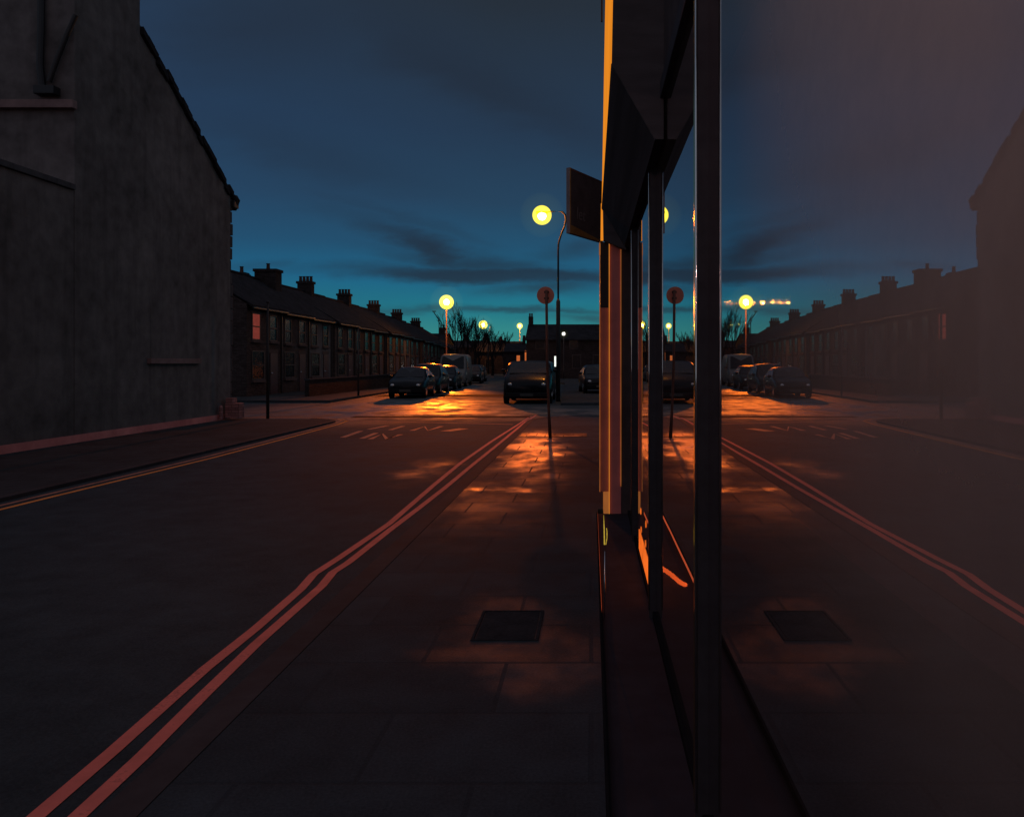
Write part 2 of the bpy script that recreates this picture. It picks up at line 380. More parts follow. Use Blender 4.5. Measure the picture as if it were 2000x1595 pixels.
# colder / duller towards the left, away from the afterglow
side = t.m('MULTIPLY', t.m('SUBTRACT', t.m('MULTIPLY', U, -1.0), .12), 1.8, clamp=True)
grad = t.mix(t.m('MULTIPLY', side, .32), grad, lin(34, 66, 104))
pv = t.vec(t.m('MULTIPLY', U, 1.0), t.m('MULTIPLY', V, 3.2), 0.0)
n1 = t.m('SUBTRACT', t.noise(pv, 3.2, 6, .6), .5); n2 = t.m('SUBTRACT', t.noise(pv, 9.0, 6, .65), .5)
uu = t.m('ADD', U, t.m('MULTIPLY', n1, .22)); vv = t.m('ADD', V, t.m('MULTIPLY_ADD', n2, .022, t.m('MULTIPLY', n1, .02)))
def B(px, py, w, h, ang=0.0, k=1.0, p=1.0):
    return t.m('MULTIPLY', t.blob(uu, vv, (px-1155)/F, (707-py)/F, w/F, h/F, ang, p), k)
cl = None
for a in [(965, 538, 330, 19, -.02, 1.0, 2.0), (835, 490, 150, 26, -.38, .95), (930, 515, 200, 20, -.1, .8), (1060, 560, 130, 16, .03, .8), (1000, 606, 270, 6.5, -.02, .8), (1140, 622, 90, 11, 0, .7),
          (700, 525, 160, 14, 0, .55), (950, 170, 330, 60, -.45, .5), (500, 520, 70, 10, 0, .4), (620, 300, 260, 40, -.3, .3),
          (1120, 490, 110, 16, .2, .45), (480, 60, 200, 80, 0, .4), (820, 440, 170, 14, -.35, .3)]:
    b = B(*a); cl = b if cl is None else t.m('MAXIMUM', cl, b)
cl = t.m('ADD', cl, t.m('MULTIPLY', n1, .5), clamp=True)
cloudcol = t.mix(t.m('MULTIPLY', V, 8.5, clamp=True), lin(44, 62, 78), lin(33, 39, 50))
sky = t.mix(t.m('MULTIPLY', cl, .85), grad, cloudcol)
# night side behind the viewer
back = t.m('MULTIPLY_ADD', s[1], 1.6, .5, clamp=True)
sky = t.mix(back, lin(106, 112, 126), sky)
t.put(bg.inputs[0], sky); bg.inputs[1].default_value = 1.08
t.put(out.inputs[0], bg.outputs[0])

# ---------------------------------------------------------------- ground
bm = bm_new()
vs = [bm.verts.new(p) for p in ((-600, -60, -.1), (600, -60, -.1), (600, 900, -.1), (-600, 900, -.1))]; bm.faces.new(vs)
struct('road', bm, M['asphalt'])

def arc_pts(cx, cy, r, a0, a1, n=10):
    return [(cx+r*math.cos(math.radians(a0+(a1-a0)*i/n)), cy+r*math.sin(math.radians(a0+(a1-a0)*i/n))) for i in range(n+1)]
# right pavement with rounded corner at the side street
right_edge = [(-1.60, -8), (-1.60, 21.6)] + arc_pts(.4, 21.6, 2.0, 180, 90)
pts = right_edge + [(12, 23.6), (12, 15), (.40, 15), (.30, 8.6), (.07, 8.6), (.07, -8)]
bm = bm_new(); prism(bm, pts, 'z', -.3, 0.0); struct('pavement', bm, M['paving'])
outer = [(-1.75, -8), (-1.75, 21.6)] + arc_pts(.4, 21.6, 2.15, 180, 90) + [(12, 23.75)]
inner = right_edge + [(12, 23.6)]
bm = bm_new(); prism(bm, outer+inner[::-1], 'z', -.3, .004); struct('kerb', bm, M['kerb'])
# left pavement
le = [(-7.30, -8), (-7.30, 21.9)] + arc_pts(-8.4, 21.9, 1.1, 0, 80)
bm = bm_new(); prism(bm, le+[(-10.62, 23.1), (-10.62, -8)], 'z', -.3, -.055); struct('pavement', bm, M['pave_far'])
lo = [(-7.17, -8), (-7.17, 21.9)] + arc_pts(-8.4, 21.9, 1.23, 0, 80)
bm = bm_new(); prism(bm, lo+le[::-1], 'z', -.3, -.05); struct('kerb', bm, M['kerb'])
# pavements beyond the junction
bm = bm_new(); prism(bm, [(-1.2, 31), (-2.0, 60), (-5.5, 76), (30, 76), (30, 31)], 'z', -.3, 0); struct('pavement', bm, M['pave_far'])
bm = bm_new(); prism(bm, [(-60, 33), (-10.9, 33), (-11.4, 60), (-13.5, 90), (-60, 90)], 'z', -.3, 0); struct('pavement', bm, M['pave_far'])

# road markings
L1 = [(40, 1622), (80, 1587), (220, 1467), (400, 1307), (500, 1227), (588, 1150), (612, 1122), (660, 1091), (760, 1023), (849, 946), (900, 904), (960, 862), (1017, 826), (1036, 813)]
L2 = [(122, 1622), (160, 1587), (280, 1475), (400, 1355), (500, 1258), (628, 1145), (650, 1118), (680, 1099), (760, 1036), (816, 994), (870, 952), (924, 907), (975, 866), (1026, 824), (1047, 811)]
m_ = obj('double_line', bm_new(), None); bpy.data.objects.remove(m_)
for nm, L in (('outer', L1), ('inner', L2)):
    P2 = [gp(x, y) for x, y in L]; P2 = [(P2[0][0]+.02, -3.0)]+P2
    bm = bm_new(); ribbon(bm, P2, .072, -.096)
    o = obj('road_line', bm, M['yellow'], None, kind='structure')
for dx in (0, .19):
    P2 = [(-6.86-dx, -3), (-6.86-dx, 4), (-6.80-dx, 10), (-6.72-dx, 14), (-6.80-dx, 18), (-6.9-dx, 21.5), (-7.05-dx*.9, 22.8), (-7.6-dx*.4, 23.6+dx*.5), (-8.8, 24.0+dx), (-11, 24.2+dx)]
    bm = bm_new(); ribbon(bm, P2, .075, -.096); obj('road_line', bm, M['yellow_left'] if dx == 0 else M['worn'], None, kind='structure')
def zp(x, y): return gp(600+x/3.3333, 730+y/3.3333)
bm = bm_new(); ribbon(bm, [zp(180, 303), zp(500, 311), zp(850, 319), zp(1340, 330)], .10, -.096)
obj('give_way_line', bm, M['worn'], None, kind='structure')
strokes = [[(230, 415), (350, 372)], [(400, 362), (525, 337)], [(355, 422), (450, 385)], [(540, 366), (625, 340)], [(410, 425), (490, 390), (520, 425), (610, 395)],
           [(680, 370), (765, 343), (785, 370), (875, 342)], [(900, 374), (1020, 356)]]
bm = bm_new()
for i, st in enumerate(strokes):
    ribbon(bm, [zp(*p) for p in st], .13 if i < 6 else .3, -.096)
obj('road_lettering', bm, M['worn'], None, kind='structure')
# darker matte strips across the carriageway
M['dark_band'] = pbr('dark_matte_asphalt', (.012, .011, .013, 1), .95, spec=.03)
bm = bm_new(); box(bm, -10.8, -3.9, 38.6, 41.2, -.15, -.094); struct('road_dark_strip', bm, M['dark_band'])
bm = bm_new(); box(bm, -7.4, -1.9, 24.2, 24.75, -.15, -.094); struct('road_dark_strip', bm, M['dark_band'])

# manhole cover in the pavement
mh = thing('manhole_cover', 'dark rectangular iron access cover set into the pavement', 'manhole cover', (-.50, 4.8, 0))
bm = bm_new(); box(bm, -.17, .17, -.25, .25, -.02, .004)
obj('cover_plate', bm, M['iron'], mh)
for q in (-.1, .1): obj('lifting_eye', (lambda b: (box(b, q-.02, q+.02, -.21, -.18, .004, .0055), b)[1])(bm_new()), M['iron'], mh)
bm = bm_new()
box(bm, -.195, -.178, -.27, .27, -.02, .006); box(bm, .178, .195, -.27, .27, -.02, .006); box(bm, -.178, .178, -.27, -.256, -.02, .006); box(bm, -.178, .178, .256, .27, -.02, .006)
obj('frame', bm, M['iron'], mh)
# wet tactile strip near the corner
M['tactile'] = ground_material('tactile_slab', (.06, .035, .028), [(-1.0, 17.3, .8, 1.0, 0, 1.0)], brick=(.4, .4), wet_rough=.3)
bm = bm_new(); box(bm, -1.55, -.10, 16.9, 17.7, -.05, .006)
struct('tactile_paving', bm, M['tactile'])

# ---------------------------------------------------------------- shop on the right
GX = .40
shop = thing('shop_front', 'dark shopfront with tall plate glass windows mirroring the street', 'shop', (0, 0, 0))
GT = 3.02
panes = [(-1.5, .50), (.54, 2.70), (2.745, 4.90), (4.945, 7.04), (7.085, 8.22)]
for i, (a, b) in enumerate(panes):
    bm = bm_new(); vs = [bm.verts.new(p) for p in ((GX, a, .055), (GX, b, .055), (GX, b, GT), (GX, a, GT))]; bm.faces.new(vs)
    if i == 3:   # door leaf standing a hair ajar
        o = obj('door_pane', bm, M['glass_door'], shop)
    else: o = obj('window_pane', bm, M['glass'] if i < 2 else M['glass_plain'], shop)
for y in (.52, 2.7225, 4.9225, 7.0625):
    bm = bm_new(); box(bm, GX-.042, GX+.045, y-.0225, y+.0225, .0, GT+.06, .009); mu = obj('mullion', bm, M['mull'], shop, True)
    bm = bm_new(); box(bm, GX-.0445, GX-.0422, y-.019, y+.021, .08, GT-.02); obj('polished_side', bm, M['brushed'], mu)
    bm = bm_new(); tube(bm, [(GX-.0415, y-.0215, .06), (GX-.0415, y-.0215, GT)], .0048, 16); obj('polished_bead', bm, M['polish'], mu, True)
bm = bm_new(); box(bm, GX-.02, GX+.04, -1.5, 8.25, 0.0, .052, .006); obj('bottom_rail', bm, M['rail'], shop)
bm = bm_new(); box(bm, GX-.03, GX+.05, -1.5, 8.25, GT, GT+.09, .006); obj('top_rail', bm, M['mull'], shop)
bm = bm_new(); box(bm, GX-.01, GX+.30, -1.5, 8.6, GT+.09, 7.0); obj('upper_wall', bm, M['render2'], shop)
# fascia: raking sign board + raking soffit
bm = bm_new()
prof = [(.34, 2.80), (.11, 3.20), (.117, 3.55), (.15, 5.4), (.39, 5.5), (.39, 2.80)]
prism(bm, prof, 'y', 4.25, 8.24); fas = obj('fascia', bm, M['fascia'], shop)
bm = bm_new(); prism(bm, [(.342, 2.794), (.106, 3.204), (.1085, 3.2065), (.3445, 2.7965)], 'y', 4.246, 8.243); obj('soffit', bm, M['soffit'], fas)
bm = bm_new(); prism(bm, [(.106, 3.205), (.1095, 3.205), (.1165, 3.55), (.1495, 5.4), (.146, 5.4), (.113, 3.55)], 'y', 4.253, 8.236); obj('fascia_glow_face', bm, M['strip'], fas)  # glowing plate that paints lamplight onto the fascia face
obj('fascia_end', (lambda b: (prism(b, [(.125, 2.86), (.36, 2.76), (.36, 3.3), (.118, 3.3)], 'y', 8.15, 8.235), b)[1])(bm_new()), M['fascia'], shop)
bm = bm_new(); box(bm, .065, .40, -1.5, 8.27, -.3, .012); obj('threshold_slab', bm, M['slab'], shop)
# upstanding metal edge along the threshold
bm = bm_new(); box(bm, .052, .0635, -1.5, 8.2, -.02, .045); e_ = obj('threshold_edge', bm, M['rail'], shop)
bm = bm_new(); vs = [bm.verts.new(p) for p in ((.0655, 5.0, .013), (.0655, 8.2, .013), (.0655, 8.2, .045), (.0655, 5.0, .045))]; bm.faces.new(vs); obj('edge_glow_face', bm, M['fin_red'], e_)  # painted light on the inner side of the edge
# pilaster at the far end
pil = obj('pilaster', (lambda b: (box(b, .187, .312, 8.27, 8.6, 0, 2.86, .004), b)[1])(bm_new()), M['pil'], shop)
obj('pilaster_panel', (lambda b: (box(b, .094, .183, 8.285, 8.6, .24, 2.17, .004), b)[1])(bm_new()), M['pil2'], pil)
obj('pilaster_head', (lambda b: (box(b, .094, .183, 8.285, 8.6, 2.174, 2.86, .004), b)[1])(bm_new()), M['blackmetal'], pil)
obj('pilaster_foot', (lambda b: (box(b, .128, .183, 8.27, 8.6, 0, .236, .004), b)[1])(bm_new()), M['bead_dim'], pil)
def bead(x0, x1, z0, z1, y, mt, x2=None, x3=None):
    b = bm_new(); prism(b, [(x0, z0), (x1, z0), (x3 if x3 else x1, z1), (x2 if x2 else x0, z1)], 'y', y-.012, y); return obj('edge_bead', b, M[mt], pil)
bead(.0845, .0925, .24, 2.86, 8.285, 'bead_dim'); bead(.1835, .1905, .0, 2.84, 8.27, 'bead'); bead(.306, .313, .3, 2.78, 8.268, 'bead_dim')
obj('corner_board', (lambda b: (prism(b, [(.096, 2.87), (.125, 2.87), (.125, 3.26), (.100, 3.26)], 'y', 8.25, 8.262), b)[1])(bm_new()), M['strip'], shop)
obj('bracket', (lambda b: (box(b, .080, .096, 8.25, 8.27, 2.72, 2.84, .003), b)[1])(bm_new()), M['bead_dim'], shop)
obj('end_wall', (lambda b: (box(b, .314, 12, 8.27, 8.6, 0, 7.0), b)[1])(bm_new()), M['render2'], shop)
obj('alarm_box', (lambda b: (box(b, .10, .118, 8.2, 8.25, 5.15, 5.6, .003), b)[1])(bm_new()), M['blackmetal'], shop)
# thin bright metal bar with a padlock by the threshold
YB = 4.8
bar = obj('metal_bar', (lambda b: (tube(b, [(.080, YB, .03), (.081, YB, .22), (.082, YB, .45)], [.001, .0062, .001], 8), b)[1])(bm_new()), M['alu'], shop, True)
b = bm_new()
tube(b, [(.080, YB, .49), (.078, YB, .58), (.075, YB, .67)], [.0042, .0035, .001], 8); obj('padlock', b, M['brass'], bar, True)
b = bm_new()
tube(b, [(.092, YB, .59), (.095, YB, .57), (.095, YB, .53), (.088, YB, .49)], [.0025, .0025, .0025, .0025], 8); obj('shackle', b, M['brass'], bar, True)
# interior
for q in ((2.05, 2.2, -1.5, 8.25, 0, 3.3), (GX+.31, 2.2, -1.7, -1.5, 0, 3.3), (.75, 2.05, 8.1, 8.25, 0, 3.3)): obj('interior_wall', (lambda b: (box(b, *q), b)[1])(bm_new()), M['inner'], shop)
obj('interior_ceiling', (lambda b: (box(b, GX+.06, 2.05, -1.5, 8.25, 3.12, 3.3), b)[1])(bm_new()), M['inner'], shop)
obj('interior_floor', (lambda b: (box(b, GX+.045, 2.05, -1.5, 8.25, -.2, .03), b)[1])(bm_new()), M['innerfloor'], shop)
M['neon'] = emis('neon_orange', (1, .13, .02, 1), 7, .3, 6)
# orange light on the glazed door, painted as glowing patches
for q0, q1 in ((.055, .105), (.112, .135), (.142, .215)): obj('door_light_patch', (lambda b: (box(b, GX-.006, GX-.002, 5.15, 6.55, q0, q1), b)[1])(bm_new()), M['door_glow'], shop)
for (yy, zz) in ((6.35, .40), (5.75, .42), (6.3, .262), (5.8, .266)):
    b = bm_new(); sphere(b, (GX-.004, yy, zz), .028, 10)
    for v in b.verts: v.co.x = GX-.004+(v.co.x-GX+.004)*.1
    obj('door_light_dot', b, M['door_glow'], shop)
# added lamp, out of sight, to tint the interior, and a glowing strip on the floor inside
il = thing('added_fill_lamp', 'added unseen pinkish lamp inside the shop', 'lamp', (1.35, 1.55, 3.12))
obj('added_lamp_cord', (lambda b: (tube(b, [(0, 0, 0), (0, 0, -.25)], .006, 6), b)[1])(bm_new()), M['blackmetal'], il)
obj('added_lamp_shade', (lambda b: (tube(b, [(0, 0, -.22), (0, 0, -.25), (0, 0, -.27)], [.03, .05, .06], 20, False), b)[1])(bm_new()), M['blackmetal'], il)
M['added_bulb'] = emis('fill_lamp_bulb', (1, .56, .50, 1), 160)
obj('bulb', (lambda b: (sphere(b, (0, 0, -.34), .05, 12), b)[1])(bm_new()), M['added_bulb'], il, True)  # bulb of the added fill lamp
b = bm_new(); tube(b, [(.535, 5.95, .045), (.585, 5.75, .05), (.625, 5.58, .045), (.66, 5.52, .04)], .016, 8)
tag(obj('neon_tube', b, M['neon'], None, True), 'short curved glowing orange tube on the floor behind the shop glass', 'neon tube')

# blade sign
sg = thing('projecting_sign', 'dark square projecting shop sign with ochre edges above the pavement', 'sign', (0, 0, 0))
pL = Vector((-.354, 13.0, 0)); pR = Vector((.20, 13.93, 0)); d = (pR-pL).normalized(); nrm = Vector((-d.y, d.x, 0))
zl0, zl1, zr0, zr1 = 1.6+252*13/F, 1.6+380*13/F, 1.6+233*13.93/F, 1.6+352*13.93/F
def quad_slab(bm, A, Bv, C, D, n, th):
    f = [bm.verts.new(p) for p in (A, Bv, C, D)]; k = [bm.verts.new(p+n*th) for p in (A, Bv, C, D)]
    bm.faces.new(f); bm.faces.new(k[::-1])
    for i in range(4): bm.faces.new([f[i], k[i], k[(i+1) % 4], f[(i+1) % 4]])
def zz(p, z): return Vector((p.x, p.y, z))
bm = bm_new(); quad_slab(bm, zz(pL, zl0), zz(pR, zr0), zz(pR, zr1), zz(pL, zl1), nrm, .07); board = obj('sign_board', bm, M['signboard'], sg)
def strip_on(a0, a1, b0, b1, mt):
    bm = bm_new(); off = -nrm*.004
    quad_slab(bm, a0+off, a1+off, b1+off, b0+off, nrm, .003); return obj('sign_edge', bm, M[mt], board)
e = .03
strip_on(zz(pL, zl0), zz(pL, zl1), zz(pL+d*e, zl0-(zl0-zr0)*.03), zz(pL+d*e, zl1-(zl1-zr1)*.03), 'signedge')
strip_on(zz(pL+d*e, zl0), zz(pR, zr0), zz(pL+d*e, zl0+.14), zz(pR, zr0+.02), 'signedge')
strip_on(zz(pL+d*e, zl1-.035), zz(pR, zr1-.02), zz(pL+d*e, zl1-.003), zz(pR, zr1), 'worn')
for q in (zr1-.15, zr0+.15): obj('sign_arm', (lambda b: (tube(b, [(.17, 13.88, q), (.37, 14.2, q)], .02, 8), b)[1])(bm_new()), M['blackmetal'], sg)
nb = thing('neighbour_shop', 'dark neighbouring building that the projecting sign is fixed to', 'building', (0, 0, 0))
obj('wall', (lambda b: (box(b, .36, 9, 8.62, 15, -.2, 7.2), b)[1])(bm_new()), M['brickC'], nb)
obj('door', (lambda b: (box(b, .345, .36, 10.2, 11.1, 0, 2.1), b)[1])(bm_new()), M['doorpaint'], nb)
fw_ = obj('window', (lambda b: (box(b, .34, .36, 11.6, 14.2, .8, 2.4), b)[1])(bm_new()), M['framewood'], nb)
obj('pane', (lambda b: (box(b, .335, .34, 11.68, 14.12, .88, 2.32), b)[1])(bm_new()), M['darkglass'], fw_)
cu = bpy.data.curves.new('txt', 'FONT'); cu.body = 'let'; cu.size = .29; cu.extrude = .001
to = bpy.data.objects.new('txt', cu); COL.objects.link(to); bpy.context.view_layer.update()
me = bpy.data.meshes.new_from_object(to.evaluated_get(bpy.context.evaluated_depsgraph_get())); bpy.data.objects.remove(to)
lt = bpy.data.objects.new('sign_lettering', me); COL.objects.link(lt); me.materials.append(M['signtext']); lt.parent = board
xa = d; za = Vector((0, 0, 1)); ya = -nrm
lt.matrix_world = Matrix.Translation(pL+d*.2+ya*.006+Vector((0, 0, zl0+.27))) @ Matrix(((xa.x, za.x, ya.x, 0), (xa.y, za.y, ya.y, 0), (xa.z-.05, za.z, ya.z, 0), (0, 0, 0, 1)))

# ---------------------------------------------------------------- left: tall gabled building and low outbuilding
A = thing('gabled_building', 'tall dark roughcast building with raking gable and chimney at the street corner', 'building', (0, 0, 0))
XW = -10.62
bm = bm_new(); prism(bm, [(16.2, -.3), (23.2, -.3), (23.2, 6.45), (18.6, 9.35), (18.6, 9.5), (16.2, 10.9)], 'x', -20, XW); wl = obj('wall', bm, M['render'], A)
bm = bm_new()
box(bm, -12.6, XW-.003, 16.203, 18.55, 9.2, 13.6)
chs = obj('chimney', bm, M['render'], A)
bm = bm_new(); box(bm, -12.7, XW+.08, 16.1, 18.65, 13.6, 13.8); obj('chimney_cap', bm, M['render2'], chs)
# raking verge with uneven slates
random.seed(3)
bm = bm_new(); n = 22
for i in range(n):
    y0 = 18.55+(23.45-18.55)*i/n; y1 = y0+.26
    z0 = 9.42-(y0-18.6)*.632; j = random.uniform(-.07, .08)
    prism(bm, [(y0, z0-.1+j), (y1, z0-.1-.16+j), (y1, z0-.16+.07+j), (y0, z0+.07+j)], 'x', -20, XW+.06+random.uniform(0, .05))
obj('roof', bm, M['slate'], A)
bm = bm_new(); tube(bm, [(XW+.02, 23.32, 6.42), (XW+.02, 23.42, 6.38), (XW+.02, 23.42, 6.1)], [.16, .17, .06], 8); box(bm, XW-4, XW+.12, 23.2, 23.5, 6.15, 6.36, .03); obj('gutter', bm, M['blackmetal'], A)
bm = bm_new()
for i in range(17):
    z = .3+i*.36; w = random.uniform(.0, .16) - (.03 if 3.6 < z < 5.2 else 0)
    box(bm, XW-.4, XW+.012, 23.198, 23.2+w, z, z+.33, .02)
obj('quoin', bm, M['render2'], A)
bm = bm_new(); box(bm, XW, XW+.035, 8.0, 22.75, -.06, .10); obj('plinth', bm, M['plinth'], A)
ww = obj('window', (lambda b: (box(b, XW-.01, XW+.004, 19.0, 21.2, 1.72, 3.0), b)[1])(bm_new()), M['render'], A)
obj('sill', (lambda b: (box(b, XW, XW+.10, 18.85, 21.3, 1.56, 1.69, .01), b)[1])(bm_new()), M['stone'], ww)
obj('band_course', (lambda b: (box(b, -20, XW+.06, 16.05, 16.2, 6.78, 6.95, .01), b)[1])(bm_new()), M['stone'], A)
bm = bm_new()
px2 = lambda x, y: ((x-1155)*16.1/F, 16.1, H+(707-y)*16.1/F)
tube(bm, [px2(82, -200), px2(80, 60), px2(78, 130), px2(84, 183)], .07, 10)
obj('drainpipe', bm, M['blackmetal'], A); bm = bm_new(); tube(bm, [px2(148, 30), px2(128, 75), px2(110, 120), px2(96, 160)], .05, 10); obj('waste_pipe', bm, M['blackmetal'], A); bm = bm_new()
a = px2(72, 186); b2 = px2(112, 170); box(bm, a[0], b2[0], 15.98, 16.2, a[2], b2[2], .01)
obj('hopper_head', bm, M['blackmetal'], A)
bm = bm_new(); c0 = px2(152, 0); box(bm, c0[0]-.02, XW+.02, 16.12, 16.199, 6.96, 13)
ob = thing('outbuilding', 'low dark lean-to building beside the tall gabled building', 'building', (0, 0, 0)); bm.free()
obj('wall', (lambda b: (prism(b, [(-8, -.3), (16.19, -.3), (16.19, 5.12), (-8, 5.12)], 'x', -20, XW-.01), b)[1])(bm_new()), M['render'], ob)
obj('coping', (lambda b: (box(b, -20, XW+.05, -8, 16.17, 5.125, 5.24, .01), b)[1])(bm_new()), M['render2'], ob)
# brick pier and bollard at the corner
pr = thing('brick_pier', 'low stepped pinkish brick pier at the foot of the corner building', 'pier', (-10.32, 22.7, 0))
obj('pier_body', (lambda b: (box(b, -.17, .24, -.12, .2, 0, .42, .01), b)[1])(bm_new()), M['cabinet'], pr)
obj('pier_step', (lambda b: (box(b, -.16, .04, -.1, .18, .424, .56, .01), b)[1])(bm_new()), M['cabinet'], pr)
bo = thing('bollard', 'short pale stone bollard close to the corner wall', 'bollard', (-10.5, 22.35, 0))
obj('bollard_body', (lambda b: (tube(b, [(0, 0, 0), (0, 0, .33), (0, 0, .38)], [.06, .05, .02], 12), b)[1])(bm_new()), M['cabinet'], bo)

# ---------------------------------------------------------------- terrace houses
def make_window(par, y0, y1, z0, z1, x, lit=False, sash=True):
    b = bm_new(); w = .06
    box(b, x, x+.05, y0, y0+w, z0, z1); box(b, x, x+.05, y1-w, y1, z0, z1)
    box(b, x, x+.05, y0+w, y1-w, z0, z0+w); box(b, x, x+.05, y0+w, y1-w, z1-w, z1); box(b, x, x+.045, y0+w, y1-w, (z0+z1)/2-.03, (z0+z1)/2+.03)
    fr = obj('window', b, M['framewood'], par)
    obj('pane', (lambda b: (box(b, x+.004, x+.02, y0+w, y1-w, z0+w, z1-w), b)[1])(bm_new()), M['curtain'] if lit else M['darkglass'], fr)
    obj('sill', (lambda b: (box(b, x, x+.14, y0-.08, y1+.08, z0-.12, z0-.004), b)[1])(bm_new()), M['trim'], fr)
def chimney_stack(par, y, x, z0, z1, w=.9, dd=.6, pots=4, big=False):
    b = bm_new(); box(b, x-w/2, x+w/2, y-dd/2, y+dd/2, z0, z1-.1); box(b, x-w/2-.07, x+w/2+.07, y-dd/2-.07, y+dd/2+.07, z1-.1, z1+.06)
    c = obj('chimney', b, M['brickC'], par)
    for k in range(pots):
        cx = x-w/2+w*(k+.5)/pots
        obj('chimney_pot', (lambda b: (tube(b, [(cx, y, z1+.061), (cx, y, z1+.35), (cx, y, z1+.42)], [.11, .09, .12], 10), b)[1])(bm_new()), M['pot'], c)
N_H = 13; Y0 = 36.6
kinds = ['brickA', 'brickB', 'render', 'brickB', 'brickA', 'brickC', 'brickB', 'render', 'brickA', 'brickB', 'brickC', 'brickA', 'brickB']
lab = ['end terrace house beside the corner with one window glowing dull red', 'grey brick terrace house carrying the tallest wide chimney, beside the red lit window', 'roughcast terrace house just past the tallest wide chimney',
       'grey brick terrace house before the second chimney stack', 'brown brick terrace house just past the second chimney stack', 'sooty dark brick terrace house before the third chimney stack',
       'grey brick terrace house just past the third chimney stack', 'roughcast terrace house before the fourth chimney stack', 'brown brick terrace house just past the fourth chimney stack',
       'grey brick terrace house before the fifth chimney stack', 'sooty brick terrace house just past the fifth chimney stack', 'brown brick terrace house before the last chimney stack', 'farthest terrace house at the end of the descending row']
for i in range(N_H):
    ya = Y0+4.2*i; yb = ya+4.2
    yc = (ya+yb)/2
    zr = 6.55-(yc-38)*.0125-(max(0, yc-70))*.02      # ridge
    ze = zr-2.15
    h = thing('terrace_house', lab[i], 'house', (0, 0, 0), 0, 'terrace houses descending the left side of the street')
    XF, XR, XB = -16.0-.10*(i % 3), -19.5, -23.0
    g = .004
    bm = bm_new(); prism(bm, [(XF, -.3), (XF, ze), (XR, zr-.16), (XB, ze), (XB, -.3)], 'y', ya+g, yb-g); obj('wall', bm, M[kinds[i]], h)
    bm = bm_new()
    prism(bm, [(XF+.28, ze-.12), (XR, zr), (XR, zr-.14), (XF+.28, ze-.24)], 'y', ya+g, yb-g); prism(bm, [(XR, zr), (XB-.28, ze-.12), (XB-.28, ze-.24), (XR, zr-.14)], 'y', ya+g, yb-g)
    tube(bm, [(XR, ya+g, zr+.02), (XR, yb-g, zr+.02)], .09, 8)
    obj('roof', bm, M['slate'], h)
    obj('gutter', (lambda b: (tube(b, [(XF+.32, ya+g, ze-.26), (XF+.32, yb-g, ze-.26)], .06, 6), tube(b, [(XF+.06, yb-.2, ze-.3), (XF+.06, yb-.2, 0)], .045, 6), b)[2])(bm_new()), M['blackmetal'], h)
    make_window(h, ya+.5, ya+1.45, ze-1.75, ze-.45, XF, lit=(i == 0)); make_window(h, ya+2.5, ya+3.45, ze-1.75, ze-.45, XF)
    make_window(h, ya+.5, ya+1.9, .75, 2.15, XF)
    dr = obj('door', (lambda b: (box(b, XF, XF+.05, ya+2.6, ya+3.5, 0, 2.05), b)[1])(bm_new()), M['doorpaint'], h)
    obj('handle', (lambda b: (sphere(b, (XF+.08, ya+2.72, 1.05), .035, 8), b)[1])(bm_new()), M['chrome'], dr)
    for q in ((ya+.4, ya+1.55, ze-.44, ze-.3), (ya+2.4, ya+3.55, ze-.44, ze-.3), (ya+2.5, ya+3.6, 2.06, 2.24)): obj('lintel', (lambda b: (box(b, XF, XF+.03, *q), b)[1])(bm_new()), M['trim'], h)
    ci = {2: (0, 1.55, 1.25, 1), 4: (1, .95, 1.0, 4), 6: (2, .9, 1.0, 4), 8: (3, .85, 1.0, 4), 10: (4, .85, 1.0, 4), 12: (5, .85, 1.0, 4)}
    # chimney stacks stand on the party walls every second house
    if i in (2, 4, 6, 8, 10, 12):
        tops = {2: 7.7, 4: 7.58, 6: 7.47, 8: 7.25, 10: 7.03, 12: 6.63}
        ytop = {2: 49.2, 4: 57.6, 6: 66.0, 8: 74.4, 10: 82.8, 12: 90.0}[i]
        if i == 2: chimney_stack(h, 46.6, XR+.4, zr-.9, 7.0, 1.25, .9, 1); chimney_stack(h, 46.0, XR-.9, zr-.9, 6.75, .5, .5, 1)
        else: chimney_stack(h, ya+.45, XR, zr-.9, tops[i]-.55-(49.2-0)*0, .95, .6, 4)
# bigger square cap of the tallest chimney
# ---------------------------------------------------------------- street lamps
def lamp_goose(name, label, loc, hgt, glow_r, side, mats, base_h=4.2, post='postgrey', pr=.045, mirror=1, halo=None):
    L = thing(name, label, 'street lamp', loc, 0, 'street lamps along the road')
    b = bm_new(); tube(b, [(0, 0, -.1), (0, 0, base_h), (0, 0, base_h+.12)], [.095, .09, pr], 12); obj('post_base', b, M['postgrey' if post == 'postgrey' else post], L, True)
    b = bm_new(); s_ = mirror
    path = [(0, 0, base_h+.1), (0, 0, hgt-1.5), (.02*s_, 0, hgt-1.2), (.12*s_, 0, hgt-.85), (.27*s_, 0, hgt-.5), (.33*s_, 0, hgt-.2), (.30*s_, 0, hgt+.02), (.18*s_, 0, hgt+.14), (0, 0, hgt+.17), (side*.45, 0, hgt+.14)]
    tube(b, path, pr*.9, 8); obj('post', b, M[post], L, True)
    b = bm_new(); box(b, side*.7-.25, side*.7+.25, -.12, .12, hgt+.05, hgt+.16, .03); obj('lantern_hood', b, M['blackmetal'], L)
    g = obj('lamp_glow', (lambda b: (sphere(b, (side*.7, 0, hgt), glow_r, 28), b)[1])(bm_new()), mats[0], L, True)
    obj('bulb', (lambda b: (sphere(b, (side*.7, 0, hgt-.04), glow_r*.42, 16), b)[1])(bm_new()), mats[1], g, True)
    obj('lamp_halo', (lambda b: (sphere(b, (side*.7, 0, hgt), glow_r*2.3, 24), b)[1])(bm_new()), M['faint_halo'], L, True)
    return L
